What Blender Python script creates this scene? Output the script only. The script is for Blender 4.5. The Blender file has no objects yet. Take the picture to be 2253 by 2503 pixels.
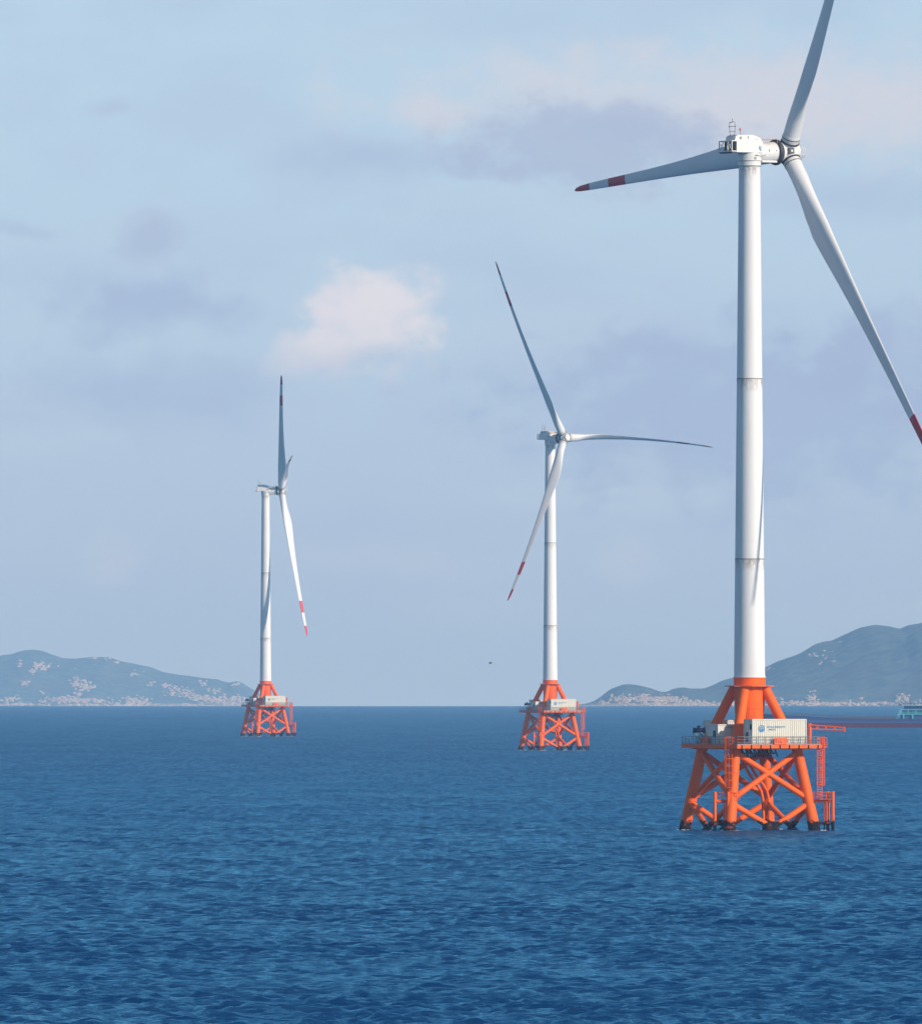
import bpy, math, random
import numpy as np
from mathutils import Vector, Matrix

random.seed(7)
rng = np.random.default_rng(11)
R = math.radians
sc = bpy.context.scene
col = sc.collection

# ------------------------------------------------------------------ camera
F = 29500.0            # focal length in pixels of the 2253 px wide photograph
CAM_H = 19.05          # eye height above the sea
HZ = 1657.5            # photograph row at eye level
EARTH = 7.0e6          # effective earth radius with refraction
cam = bpy.data.objects.new('camera', bpy.data.cameras.new('camera'))
col.objects.link(cam)
cam.location = (0, 0, CAM_H)
cam.rotation_euler = (R(90), 0, 0)
cam.data.sensor_fit = 'HORIZONTAL'
cam.data.sensor_width = 36
cam.data.lens = F * 36 / 2253
cam.data.shift_y = (HZ - 1251.5) / 2253
cam.data.clip_start = 1.0
cam.data.clip_end = 120000
sc.camera = cam

def sea_z(d):
    return -d * d / (2 * EARTH)

# ------------------------------------------------------------------ light
SUN_EL = R(23)
SUN_AZ = 55            # degrees to the right of the direction back towards the viewer
SUN_DIR = Vector((math.sin(R(SUN_AZ)) * math.cos(SUN_EL), -math.cos(R(SUN_AZ)) * math.cos(SUN_EL), math.sin(SUN_EL)))
sun = bpy.data.objects.new('sun', bpy.data.lights.new('sun', 'SUN'))
col.objects.link(sun)
sun.data.energy = 4.3
sun.data.angle = R(0.8)
sun.data.color = (1.0, 0.87, 0.74)
sun.rotation_euler = SUN_DIR.to_track_quat('Z', 'Y').to_euler()
sun.location = (0, 0, 400)

sc.view_settings.view_transform = 'Standard'
sc.view_settings.look = 'None'
sc.view_settings.exposure = 0.0
sc.view_settings.gamma = 1.0
sc.view_settings.use_curve_mapping = False
sc.cycles.use_denoising = True
sc.cycles.max_bounces = 6
sc.cycles.volume_bounces = 3
sc.cycles.sample_clamp_indirect = 4.0
sc.render.film_transparent = False


class NT:
    """tiny node helper"""
    def __init__(s, tree):
        s.t = tree; s.n = tree.nodes; s.l = tree.links
    def new(s, kind, **kw):
        n = s.n.new(kind)
        for k, v in kw.items():
            setattr(n, k, v)
        return n
    def put(s, sock, v):
        if isinstance(v, bpy.types.NodeSocket):
            s.l.new(v, sock)
        elif v is not None:
            sock.default_value = v
    def m(s, op, a, b=None, c=None, clamp=False):
        n = s.new('ShaderNodeMath', operation=op, use_clamp=clamp)
        s.put(n.inputs[0], a)
        if b is not None: s.put(n.inputs[1], b)
        if c is not None: s.put(n.inputs[2], c)
        return n.outputs[0]
    def mix(s, f, a, b, blend='MIX'):
        n = s.new('ShaderNodeMix', data_type='RGBA', blend_type=blend)
        s.put(n.inputs['Factor'], f)
        s.put(n.inputs[6], a if isinstance(a, bpy.types.NodeSocket) else (*a, 1))
        s.put(n.inputs[7], b if isinstance(b, bpy.types.NodeSocket) else (*b, 1))
        return n.outputs[2]
    def ramp(s, v, lo, hi, a=0.0, b=1.0, smooth=True):
        n = s.new('ShaderNodeMapRange', interpolation_type='SMOOTHSTEP' if smooth else 'LINEAR')
        s.put(n.inputs[0], v)
        n.inputs[1].default_value = lo; n.inputs[2].default_value = hi
        n.inputs[3].default_value = a; n.inputs[4].default_value = b
        return n.outputs[0]
    def noise(s, vec, scale, detail=4, rough=0.5, dist=0.0, out='Fac'):
        n = s.new('ShaderNodeTexNoise')
        s.put(n.inputs['Vector'], vec)
        n.inputs['Scale'].default_value = scale
        n.inputs['Detail'].default_value = detail
        n.inputs['Roughness'].default_value = rough
        n.inputs['Distortion'].default_value = dist
        return n.outputs[out]
    def mapping(s, vec, scale=(1, 1, 1), loc=(0, 0, 0)):
        n = s.new('ShaderNodeMapping')
        s.put(n.inputs['Vector'], vec)
        n.inputs['Scale'].default_value = scale
        n.inputs['Location'].default_value = loc
        return n.outputs[0]


world = bpy.data.worlds.new('World')
sc.world = world
world.use_nodes = True
W = NT(world.node_tree)
W.n.clear()
sky = W.new('ShaderNodeTexSky', sky_type='NISHITA')
sky.sun_disc = False
sky.sun_elevation = SUN_EL
sky.sun_rotation = R(180 - SUN_AZ)
sky.air_density = 1.0
sky.dust_density = 0.2
sky.ozone_density = 2.2
STR = 0.1
tc = W.new('ShaderNodeTexCoord')
sep = W.new('ShaderNodeSeparateXYZ')
W.l.new(tc.outputs['Generated'], sep.inputs[0])
dx, dy, dz = sep.outputs
front = W.m('GREATER_THAN', dy, 0.05)
dys = W.m('MAXIMUM', dy, 0.05)
az = W.m('DIVIDE', dx, dys)
el = W.m('DIVIDE', dz, dys)
# veil of thin high haze low over the sea, fading upwards
veil = W.ramp(dz, 0.05, 0.36, 0.92, 0.0)
grad = W.ramp(dz, 0.0, 0.052, 0.0, 1.0)
veil_col = W.mix(grad, (4.2, 5.45, 7.45), (4.9, 6.6, 8.35))     # divided by the strength 0.1
base = W.mix(veil, sky.outputs[0], veil_col)
# soft irregular breaks everywhere in the veil
v1 = W.mapping(tc.outputs['Generated'], (38, 38, 95))
soft = W.noise(v1, 1.0, 5, 0.55)
softm = W.ramp(soft, 0.42, 0.68, 0.0, 0.35)
low = W.ramp(dz, 0.0, 0.25, 1.0, 0.0)
base = W.mix(W.m('MULTIPLY', softm, low), base, (4.1, 5.05, 7.1))
v2 = W.mapping(tc.outputs['Generated'], (30, 30, 120), (3, 1, 7))
pale = W.ramp(W.noise(v2, 1.0, 4, 0.5), 0.5, 0.72, 0.0, 0.35)
base = W.mix(W.m('MULTIPLY', pale, low), base, (5.3, 6.3, 7.6))
# warped direction for the individual clouds
fb = W.noise(W.mapping(tc.outputs['Generated'], (1, 1, 1.5)), 230.0, 7, 0.60)
fbw = W.m('MULTIPLY', W.m('SUBTRACT', fb, 0.5), 2.6)
wn = W.noise(tc.outputs['Generated'], 120.0, 4, 0.5, 0.0, 'Color')
ws = W.new('ShaderNodeSeparateXYZ'); W.l.new(wn, ws.inputs[0])
waz = W.m('ADD', az, W.m('MULTIPLY', W.m('SUBTRACT', ws.outputs[0], 0.5), 0.0080))
wel = W.m('ADD', el, W.m('MULTIPLY', W.m('SUBTRACT', ws.outputs[1], 0.5), 0.0050))

def cloud(basecol, px, py, rx, ry, colr, dens, edge=0.35, flat=0.0):
    """one cloud bank, given by where it stands in the sky"""
    a0 = (px - 1126.5) / F; e0 = (HZ - py) / F
    u = W.m('DIVIDE', W.m('SUBTRACT', waz, a0), rx / F)
    v = W.m('DIVIDE', W.m('SUBTRACT', wel, e0), ry / F)
    if flat:
        v = W.m('MULTIPLY', v, W.m('ADD', 1.0, W.m('MULTIPLY', W.m('LESS_THAN', v, 0.0), flat)))
    d = W.m('SQRT', W.m('ADD', W.m('MULTIPLY', u, u), W.m('MULTIPLY', v, v)))
    d = W.m('SUBTRACT', d, fbw)
    f = W.ramp(d, 1.0 - edge * 1.5, 1.0 + edge * 1.5, dens, 0.0)
    f = W.m('MULTIPLY', f, front)
    return W.mix(f, basecol, colr)

LAV = (4.25, 5.15, 6.95); GREY = (3.75, 4.75, 6.85); WARM = (6.7, 6.75, 7.5); PINK = (7.9, 7.6, 8.1)
c = base
c = cloud(c, 1950, 260, 720, 120, WARM, 0.85, 0.6)
c = cloud(c, 1060, 268, 95, 45, WARM, 0.6, 0.7)
c = cloud(c, 1420, 360, 330, 95, LAV, 0.85, 0.32)
c = cloud(c, 1560, 300, 170, 60, LAV, 0.6, 0.35)
c = cloud(c, 930, 400, 200, 45, GREY, 0.4, 0.6)
c = cloud(c, 340, 575, 85, 62, LAV, 0.75, 0.5)
c = cloud(c, 300, 278, 42, 18, LAV, 0.45, 0.6)
c = cloud(c, 350, 745, 210, 62, GREY, 0.7, 0.45)
c = cloud(c, 60, 560, 70, 22, GREY, 0.4, 0.6)
c = cloud(c, 370, 950, 270, 70, GREY, 0.5, 0.5)
c = cloud(c, 1850, 1010, 560, 190, GREY, 0.75, 0.30)
c = cloud(c, 2230, 880, 260, 120, GREY, 0.5, 0.35)
c = cloud(c, 2120, 470, 260, 40, GREY, 0.35, 0.6)
c = cloud(c, 905, 740, 150, 82, PINK, 0.55, 0.34)
c = cloud(c, 875, 785, 128, 108, PINK, 0.62, 0.34)
c = cloud(c, 775, 852, 100, 52, PINK, 0.5, 0.42)
c = cloud(c, 940, 730, 70, 50, (8.1, 7.8, 8.3), 0.4, 0.5)
c = cloud(c, 860, 880, 120, 30, LAV, 0.35, 0.6)
c = cloud(c, 270, 1370, 60, 45, WARM, 0.28, 0.8)
c = cloud(c, 1530, 1390, 55, 45, WARM, 0.25, 0.8)
c = cloud(c, 1000, 1380, 200, 35, WARM, 0.15, 0.8)
bg = W.new('ShaderNodeBackground')
W.l.new(c, bg.inputs[0])
bg.inputs[1].default_value = STR
wo = W.new('ShaderNodeOutputWorld')
W.l.new(bg.outputs[0], wo.inputs[0])


# ------------------------------------------------------------------ materials
def material(name):
    m = bpy.data.materials.new(name); m.use_nodes = True
    N = NT(m.node_tree)
    b = m.node_tree.nodes['Principled BSDF']
    return m, N, b

def paint(name, rgb, rough=0.45, dirt=0.12, dirt_col=(0.25, 0.2, 0.15), metal=0.0, streak=True, scale=0.7):
    m, N, b = material(name)
    t = N.new('ShaderNodeTexCoord').outputs['Object']
    n1 = N.noise(N.mapping(t, (1, 1, 0.15)) if streak else t, scale, 6, 0.65)
    f = N.ramp(n1, 0.48, 0.78, 0.0, dirt)
    n2 = N.noise(t, 0.25, 3, 0.5)
    c1 = N.mix(N.ramp(n2, 0.3, 0.7, 0.0, 0.10), rgb, tuple(x * 0.82 for x in rgb))
    N.put(b.inputs['Base Color'], N.mix(f, c1, dirt_col))
    N.put(b.inputs['Roughness'], N.ramp(n1, 0.3, 0.7, rough - 0.06, rough + 0.1))
    b.inputs['Metallic'].default_value = metal
    return m

def orange_material():
    m, N, b = material('orange_jacket_paint')
    t = N.new('ShaderNodeTexCoord').outputs['Object']
    s = N.new('ShaderNodeSeparateXYZ'); N.l.new(t, s.inputs[0])
    z = s.outputs[2]
    n1 = N.noise(t, 1.1, 5, 0.6)
    n2 = N.noise(N.mapping(t, (1.6, 1.6, 0.18)), 1.4, 6, 0.65)
    base_ = N.mix(N.ramp(n1, 0.35, 0.7, 0.0, 0.35), (0.92, 0.140, 0.002), (0.85, 0.096, 0.003))
    rust = N.mix(N.ramp(n2, 0.56, 0.74, 0.0, 0.45), base_, (0.38, 0.055, 0.012))
    # marine growth and tide line, ragged, with rusty remains of paint
    zz = N.m('ADD', z, N.m('MULTIPLY', N.m('SUBTRACT', N.noise(t, 1.3, 5, 0.7), 0.5), 2.0))
    tide = N.ramp(zz, 1.15, 1.35, 1.0, 0.0)
    worn = N.ramp(N.noise(N.mapping(t, (1, 1, 2.2), (4, 2, 1)), 1.2, 4, 0.6), 0.52, 0.62, 0.0, 0.9)
    grow = N.mix(N.m('MULTIPLY', worn, N.ramp(z, 0.25, 0.5, 0.0, 1.0)), (0.012, 0.009, 0.008), (0.34, 0.06, 0.015))
    N.put(b.inputs['Base Color'], N.mix(tide, rust, grow))
    N.put(b.inputs['Roughness'], N.ramp(tide, 0, 1, 0.55, 0.9))
    b.inputs['Specular IOR Level'].default_value = 0.2
    return m

M = {}
M['orange'] = orange_material()
M['orange_sign'] = paint('orange_board', (0.92, 0.115, 0.005), 0.5, 0.15, (0.4, 0.08, 0.03))
M['white'] = paint('white_tower_paint', (0.80, 0.785, 0.76), 0.6, 0.22, (0.42, 0.38, 0.32))
def tower_material():
    m = paint('tower_paint', (0.80, 0.785, 0.76), 0.6, 0.22, (0.42, 0.38, 0.32))
    N = NT(m.node_tree); b = m.node_tree.nodes['Principled BSDF']
    old = b.inputs['Base Color'].links[0].from_socket
    t = N.new('ShaderNodeTexCoord').outputs['Object']
    sp = N.new('ShaderNodeSeparateXYZ'); N.l.new(t, sp.inputs[0])
    n = N.noise(N.mapping(t, (1, 1, 0.35)), 1.6, 6, 0.7)
    tot = None
    for zs in (34.2, 56.9, 83.6):       # grease that has run down below each joint
        f = N.m('MULTIPLY', N.ramp(sp.outputs[2], zs - 1.9, zs - .1, 0.0, 1.0), N.m('LESS_THAN', sp.outputs[2], zs))
        tot = f if tot is None else N.m('ADD', tot, f)
    f = N.m('MULTIPLY', tot, N.ramp(n, 0.40, 0.60, 0.0, 0.8))
    N.put(b.inputs['Base Color'], N.mix(f, old, (0.33, 0.27, 0.21)))
    return m
M['tower'] = tower_material()
M['nacelle'] = paint('nacelle_white', (0.78, 0.76, 0.71), 0.42, 0.35, (0.40, 0.34, 0.26), scale=1.3)
M['blade'] = paint('blade_grey_white', (0.72, 0.72, 0.71), 0.45, 0.10, (0.3, 0.3, 0.3), scale=0.5)
M['red'] = paint('blade_red', (0.55, 0.012, 0.028), 0.4, 0.05, (0.2, 0.02, 0.02))
M['dark'] = paint('dark_steel', (0.035, 0.035, 0.045), 0.55, 0.3, (0.12, 0.06, 0.03))
M['seam'] = paint('grey_seam', (0.30, 0.29, 0.27), 0.6, 0.4, (0.16, 0.10, 0.06))
M['rail'] = paint('galvanised_rail', (0.20, 0.22, 0.23), 0.5, 0.3, (0.25, 0.10, 0.04))
M['cream'] = paint('container_cream', (0.70, 0.66, 0.55), 0.5, 0.18, (0.35, 0.28, 0.18), scale=1.5)
M['cabin'] = paint('cabin_white', (0.66, 0.64, 0.58), 0.5, 0.2, (0.35, 0.28, 0.18), scale=1.5)
M['blue'] = paint('print_blue', (0.03, 0.22, 0.48), 0.5, 0.0)
M['teal'] = paint('print_teal', (0.03, 0.22, 0.30), 0.5, 0.0)
M['ink'] = paint('print_grey', (0.16, 0.15, 0.14), 0.6, 0.0)
M['sign_ink'] = paint('sign_ink', (0.25, 0.02, 0.01), 0.6, 0.0)
M['print_white'] = paint('print_white', (0.8, 0.8, 0.8), 0.5, 0.0)
M['yellow'] = paint('yellow_line', (0.75, 0.33, 0.04), 0.5, 0.2)
M['motor'] = paint('navy_motor', (0.012, 0.016, 0.07), 0.4, 0.1)
M['deck'] = paint('deck_plate', (0.22, 0.21, 0.20), 0.7, 0.4, (0.2, 0.08, 0.04))

# ------------------------------------------------------------------ mesh builder
K = 0.7217       # turbine drawings below are in units of 0.7217 m

class MB:
    def __init__(s):
        s.v = []; s.f = []; s.sm = []; s.mi = []; s.cur = 0
    def add(s, verts, faces, smooth=False):
        o = len(s.v)
        s.v += [tuple(p) for p in verts]
        for f in faces:
            s.f.append(tuple(i + o for i in f)); s.sm.append(smooth); s.mi.append(s.cur)
    def box(s, a, b):
        x0, y0, z0 = a; x1, y1, z1 = b
        v = [(x0, y0, z0), (x1, y0, z0), (x1, y1, z0), (x0, y1, z0), (x0, y0, z1), (x1, y0, z1), (x1, y1, z1), (x0, y1, z1)]
        s.add(v, [(0, 3, 2, 1), (4, 5, 6, 7), (0, 1, 5, 4), (1, 2, 6, 5), (2, 3, 7, 6), (3, 0, 4, 7)])
    def tube(s, p, q, r0, r1=None, n=12, caps=True):
        if r1 is None: r1 = r0
        p = Vector(p); q = Vector(q); d = (q - p).normalized()
        a = d.orthogonal().normalized(); b = d.cross(a)
        v = []
        for c, r in ((p, r0), (q, r1)):
            for i in range(n):
                t = 2 * math.pi * i / n
                v.append(c + (a * math.cos(t) + b * math.sin(t)) * r)
        s.add(v, [(i, (i + 1) % n, n + (i + 1) % n, n + i) for i in range(n)], True)
        if caps:
            s.add(v[:n], [tuple(reversed(range(n)))]); s.add(v[n:], [tuple(range(n))])
    def path(s, pts, r, n=8):
        for i in range(len(pts) - 1):
            s.tube(pts[i], pts[i + 1], r, n=n)
        for p in pts[1:-1]:
            s.ball(p, r, 4, n)
    def ball(s, c, r, rings=6, n=12, sc_=(1, 1, 1)):
        v = []; f = []
        for i in range(rings + 1):
            th = math.pi * i / rings
            for j in range(n):
                ph = 2 * math.pi * j / n
                v.append((c[0] + r * sc_[0] * math.sin(th) * math.cos(ph), c[1] + r * sc_[1] * math.sin(th) * math.sin(ph), c[2] + r * sc_[2] * math.cos(th)))
        for i in range(rings):
            for j in range(n):
                a, b = i * n + j, i * n + (j + 1) % n
                if i == 0: f.append((a, a + n, b + n))
                elif i == rings - 1: f.append((a, a + n, b))
                else: f.append((a, a + n, b + n, b))
        s.add(v, f, True)
    def lathe(s, prof, n=40, c=(0, 0), axis='Z', caps=True):
        """prof: list of (radius, height) pairs"""
        v = []
        for r, z in prof:
            for i in range(n):
                t = 2 * math.pi * i / n
                if axis == 'Z': v.append((c[0] + r * math.cos(t), c[1] + r * math.sin(t), z))
                else: v.append((z, c[0] + r * math.cos(t), c[1] + r * math.sin(t)))
        for k in range(len(prof) - 1):
            s.add(v[k * n:(k + 2) * n], [(i, (i + 1) % n, n + (i + 1) % n, n + i) for i in range(n)], True)
        if caps:
            s.add(v[:n], [tuple(reversed(range(n)))]); s.add(v[-n:], [tuple(range(n))])
    def torus(s, c, axis, r, t, n=24, m=6):
        axis = Vector(axis).normalized(); a = axis.orthogonal().normalized(); b = axis.cross(a)
        v = []; f = []
        for i in range(n):
            u = 2 * math.pi * i / n; dr = a * math.cos(u) + b * math.sin(u)
            for j in range(m):
                w = 2 * math.pi * j / m
                v.append(Vector(c) + dr * (r + t * math.cos(w)) + axis * t * math.sin(w))
        for i in range(n):
            for j in range(m):
                f.append((i * m + j, ((i + 1) % n) * m + j, ((i + 1) % n) * m + (j + 1) % m, i * m + (j + 1) % m))
        s.add(v, f, True)
    def prism(s, poly, d, axis='Y'):
        """extrude the polygon (x, z) from d[0] to d[1] along an axis"""
        n = len(poly); v = []
        for t in d:
            for a, b in poly:
                v.append((a, t, b) if axis == 'Y' else ((t, a, b) if axis == 'X' else (a, b, t)))
        s.add(v, [tuple(range(n)), tuple(reversed(range(n, 2 * n)))] + [((i + 1) % n, i, n + i, n + (i + 1) % n) for i in range(n)])
    def mesh(s, name, mats, k=K):
        me = bpy.data.meshes.new(name)
        me.from_pydata([(x * k, y * k, z * k) for x, y, z in s.v], [], s.f)
        me.polygons.foreach_set('use_smooth', s.sm)
        for m in (mats if isinstance(mats, (list, tuple)) else [mats]):
            me.materials.append(m)
        me.polygons.foreach_set('material_index', s.mi)
        # consistent outward normals
        import bmesh
        bm = bmesh.new(); bm.from_mesh(me)
        bmesh.ops.recalc_face_normals(bm, faces=bm.faces)
        bm.to_mesh(me); bm.free()
        me.update()
        return me

cache = {}
def part(name, key, fn, mats, parent=None, matrix=None, k=K, kind=None):
    if key not in cache:
        b = MB(); fn(b)
        cache[key] = b.mesh(name, mats, k)
    o = bpy.data.objects.new(name, cache[key])
    col.objects.link(o)
    o.parent = parent
    if matrix is not None: o.matrix_local = matrix
    if kind: o['kind'] = kind
    return o

def tag(o, label, cat, group=None):
    o['label'] = label; o['category'] = cat
    if group: o['group'] = group
    return o

def empty(name, loc, rz, label, cat, group=None):
    o = bpy.data.objects.new(name, None); col.objects.link(o)
    o.location = loc; o.rotation_euler = (0, 0, rz); o.empty_display_size = 2
    return tag(o, label, cat, group)

def text_mesh(key, body, size, mat, depth=0.01, spacing=1.0):
    """flat lettering turned into a mesh, lying in its local XZ plane"""
    if key in cache: return cache[key]
    cu = bpy.data.curves.new(key, 'FONT'); cu.body = body; cu.size = size
    cu.extrude = depth; cu.resolution_u = 2; cu.space_character = spacing
    cu.align_x = 'CENTER'; cu.align_y = 'CENTER'
    o = bpy.data.objects.new(key, cu); col.objects.link(o)
    dg = bpy.context.evaluated_depsgraph_get(); dg.update()
    me = bpy.data.meshes.new_from_object(o.evaluated_get(dg))
    bpy.data.objects.remove(o); bpy.data.curves.remove(cu)
    me.transform(Matrix.Rotation(R(90), 4, 'X') @ Matrix.Scale(K, 4))
    me.materials.clear(); me.materials.append(mat)
    cache[key] = me
    return me

def lettering(name, key, body, size, mat, parent, matrix, spacing=1.0):
    o = bpy.data.objects.new(name, text_mesh(key, body, size, mat, spacing=spacing))
    col.objects.link(o); o.parent = parent; o.matrix_local = matrix
    return o


# ------------------------------------------------------------------ the sea
def build_sea():
    fine_az = np.linspace(-0.056, 0.056, 360)
    coarse = np.linspace(0.056, 2 * math.pi - 0.056, 26)[1:-1]
    azs = np.concatenate([fine_az, coarse])
    # radii: spacing grows with distance
    rad = [2.0, 60, 150, 260, 380, 480]
    r = 560.0
    while r < 620: rad.append(r); r += 2.0
    while r < 4200:
        rad.append(r); r += max(0.5, r * 0.0006)
    while r < 30000: rad.append(r); r *= 1.035
    rad.append(30000)
    rad = np.array(rad)
    nr, na = len(rad), len(azs)
    A, D = np.meshgrid(azs, rad)
    X = D * np.sin(A); Y = D * np.cos(A)
    Z = -D * D / (2 * EARTH)
    inner = (D > 562) & (D < 4200) & (np.abs(np.where(A > math.pi, A - 2 * math.pi, A)) < 0.0559)
    idx = np.where(inner)
    x = X[idx]; y = Y[idx]; d = D[idx]; a = np.where(A[idx] > math.pi, A[idx] - 2 * math.pi, A[idx])
    spy = np.maximum(0.5, d * 0.0006); spx = d * 0.000312
    h = np.zeros_like(x); ddx = np.zeros_like(x); ddy = np.zeros_like(x)
    nw = 84
    lam = np.exp(rng.uniform(math.log(0.5), math.log(4.6), nw))
    # waves run away from and towards the viewer with a wide spread
    th = R(80) + rng.normal(0, R(40), nw)
    ph = rng.uniform(0, 2 * math.pi, nw)
    st = 0.063 * (lam / 3.0) ** -0.10
    st = np.where(lam > 3, st * 0.75, st)
    for i in range(nw):
        k = 2 * math.pi / lam[i]
        amp = st[i] / k
        sp = abs(math.cos(th[i])) * spx + abs(math.sin(th[i])) * spy
        w = np.clip((lam[i] / sp - 1.7) / 1.3, 0, 1)
        p = k * (x * math.cos(th[i]) + y * math.sin(th[i])) + ph[i]
        s_, c_ = np.sin(p), np.cos(p)
        h += amp * w * s_
        ddx += amp * w * c_ * math.cos(th[i]) * 0.9
        ddy += amp * w * c_ * math.sin(th[i]) * 0.9
    # wave groups: some stretches run higher
    g = 1.0 + 0.15 * np.sin(x * 0.061 + 1.3) * np.sin(y * 0.021 + 0.4) + 0.12 * np.sin(x * 0.023 + y * 0.047)
    edge = np.clip((0.0559 - np.abs(a)) / 0.003, 0, 1) * np.clip((d - 562) / 40, 0, 1) * np.clip((4200 - d) / 1000, 0, 1)
    Z[idx] += h * g * edge
    X[idx] += ddx * g * edge; Y[idx] += ddy * g * edge
    co = np.stack([X, Y, Z], -1).reshape(-1, 3).astype(np.float32)
    i = np.arange(nr - 1)[:, None] * na; j = np.arange(na)[None, :]; j2 = (j + 1) % na
    quads = np.stack([i + j, i + na + j, i + na + j2, i + j2], -1).reshape(-1, 4)[:, ::-1]
    me = bpy.data.meshes.new('sea')
    me.vertices.add(len(co)); me.vertices.foreach_set('co', co.ravel())
    me.loops.add(quads.size); me.loops.foreach_set('vertex_index', quads.ravel().astype(np.int32))
    me.polygons.add(len(quads)); me.polygons.foreach_set('loop_start', np.arange(0, quads.size, 4, dtype=np.int32))
    me.polygons.foreach_set('loop_total', np.full(len(quads), 4, dtype=np.int32))
    me.polygons.foreach_set('use_smooth', np.ones(len(quads), dtype=bool))
    me.update(calc_edges=True)
    o = bpy.data.objects.new('sea', me); col.objects.link(o)
    o['kind'] = 'structure'
    o['label'] = 'deep blue open sea with short choppy wind waves'
    m, N, b = material('sea_water')
    t = N.new('ShaderNodeTexCoord').outputs['Object']
    gust = N.noise(N.mapping(t, (0.006, 0.0022, 1)), 1.0, 4, 0.6)
    gustf = N.ramp(gust, 0.35, 0.68, 0.0, 1.0)
    b1 = N.noise(N.mapping(t, (1.1, 1.4, 1)), 1.0, 6, 0.62, 0.3)
    b3 = N.noise(N.mapping(t, (0.20, 0.28, 1), (2, 3, 0)), 1.0, 4, 0.55)
    b4 = N.noise(N.mapping(t, (0.045, 0.06, 1), (7, 3, 0)), 1.0, 3, 0.5)
    hgt = N.m('ADD', N.m('MULTIPLY', b1, 0.42), N.m('ADD', N.m('MULTIPLY', b3, 1.1), N.m('MULTIPLY', b4, 2.2)))
    bump = N.new('ShaderNodeBump')
    # far out the wave mesh gets too coarse for the chop: ripple relief and roughness stand in for it
    ts = N.new('ShaderNodeSeparateXYZ'); N.l.new(t, ts.inputs[0])
    lod = N.ramp(ts.outputs[1], 900, 3600, 0.0, 1.0, smooth=False)
    N.put(bump.inputs['Strength'], N.m('ADD', N.ramp(gustf, 0, 1, 0.45, 0.65), N.m('MULTIPLY', lod, 1.1)))
    bump.inputs['Distance'].default_value = 1.0
    N.l.new(hgt, bump.inputs['Height'])
    m.node_tree.nodes.remove(b)
    foam_n = N.noise(N.mapping(t, (0.22, 0.09, 1), (11, 5, 0)), 1.0, 8, 0.7)
    foam = N.ramp(foam_n, 0.775, 0.80, 0.0, 0.7)
    # light coming back out of the water body does not follow the ripples
    up = N.new('ShaderNodeCombineXYZ'); up.inputs[2].default_value = 1.0
    body = N.new('ShaderNodeBsdfDiffuse')
    deep = N.mix(gustf, (0.002, 0.054, 0.180), (0.003, 0.064, 0.210))
    N.put(body.inputs['Color'], N.mix(foam, deep, (0.6, 0.63, 0.65)))
    N.l.new(up.outputs[0], body.inputs['Normal'])
    gl = N.new('ShaderNodeBsdfGlossy')
    gl.inputs['Color'].default_value = (0.30, 0.76, 1.0, 1)
    N.put(gl.inputs['Roughness'], N.ramp(lod, 0, 1, 0.14, 0.42))
    N.l.new(bump.outputs[0], gl.inputs['Normal'])
    fr = N.new('ShaderNodeFresnel'); fr.inputs['IOR'].default_value = 1.40
    N.l.new(bump.outputs[0], fr.inputs['Normal'])
    paw = N.noise(N.mapping(t, (0.9, 0.03, 1), (1, 8, 0)), 1.0, 5, 0.65)  # noise paints stronger and weaker sky reflection, standing in for wave groups
    glint2 = N.noise(N.mapping(t, (0.07, 0.010, 1), (4, 8, 0)), 1.0, 4, 0.6)
    glintf = N.m('MULTIPLY', N.ramp(paw, 0.32, 0.68, 0.72, 1.38), N.ramp(glint2, 0.3, 0.7, 0.85, 1.15))
    mx = N.new('ShaderNodeMixShader')
    N.put(mx.inputs[0], N.m('MULTIPLY', N.m('MULTIPLY', fr.outputs[0], glintf), N.ramp(foam, 0, 1, 1.0, 0.3), clamp=True))
    N.l.new(body.outputs[0], mx.inputs[1]); N.l.new(gl.outputs[0], mx.inputs[2])
    outn = [n for n in N.n if n.type == 'OUTPUT_MATERIAL'][0]
    N.l.new(mx.outputs[0], outn.inputs[0])
    me.materials.append(m)
    return o

build_sea()


# ------------------------------------------------------------------ islands
def fbm(x, y, seed, octs=6, base=1.0, gain=0.5):
    r_ = np.random.default_rng(seed)
    out = np.zeros_like(x); amp = 1.0; f = base; tot = 0
    for o in range(octs):
        for k in range(5):
            th = r_.uniform(0, 2 * math.pi); ph = r_.uniform(0, 2 * math.pi); ff = f * r_.uniform(0.7, 1.4)
            out += amp * np.sin(ff * (x * math.cos(th) + y * math.sin(th)) + ph) * 0.45
        tot += amp; amp *= gain; f *= 2.0
    return out / tot

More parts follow.
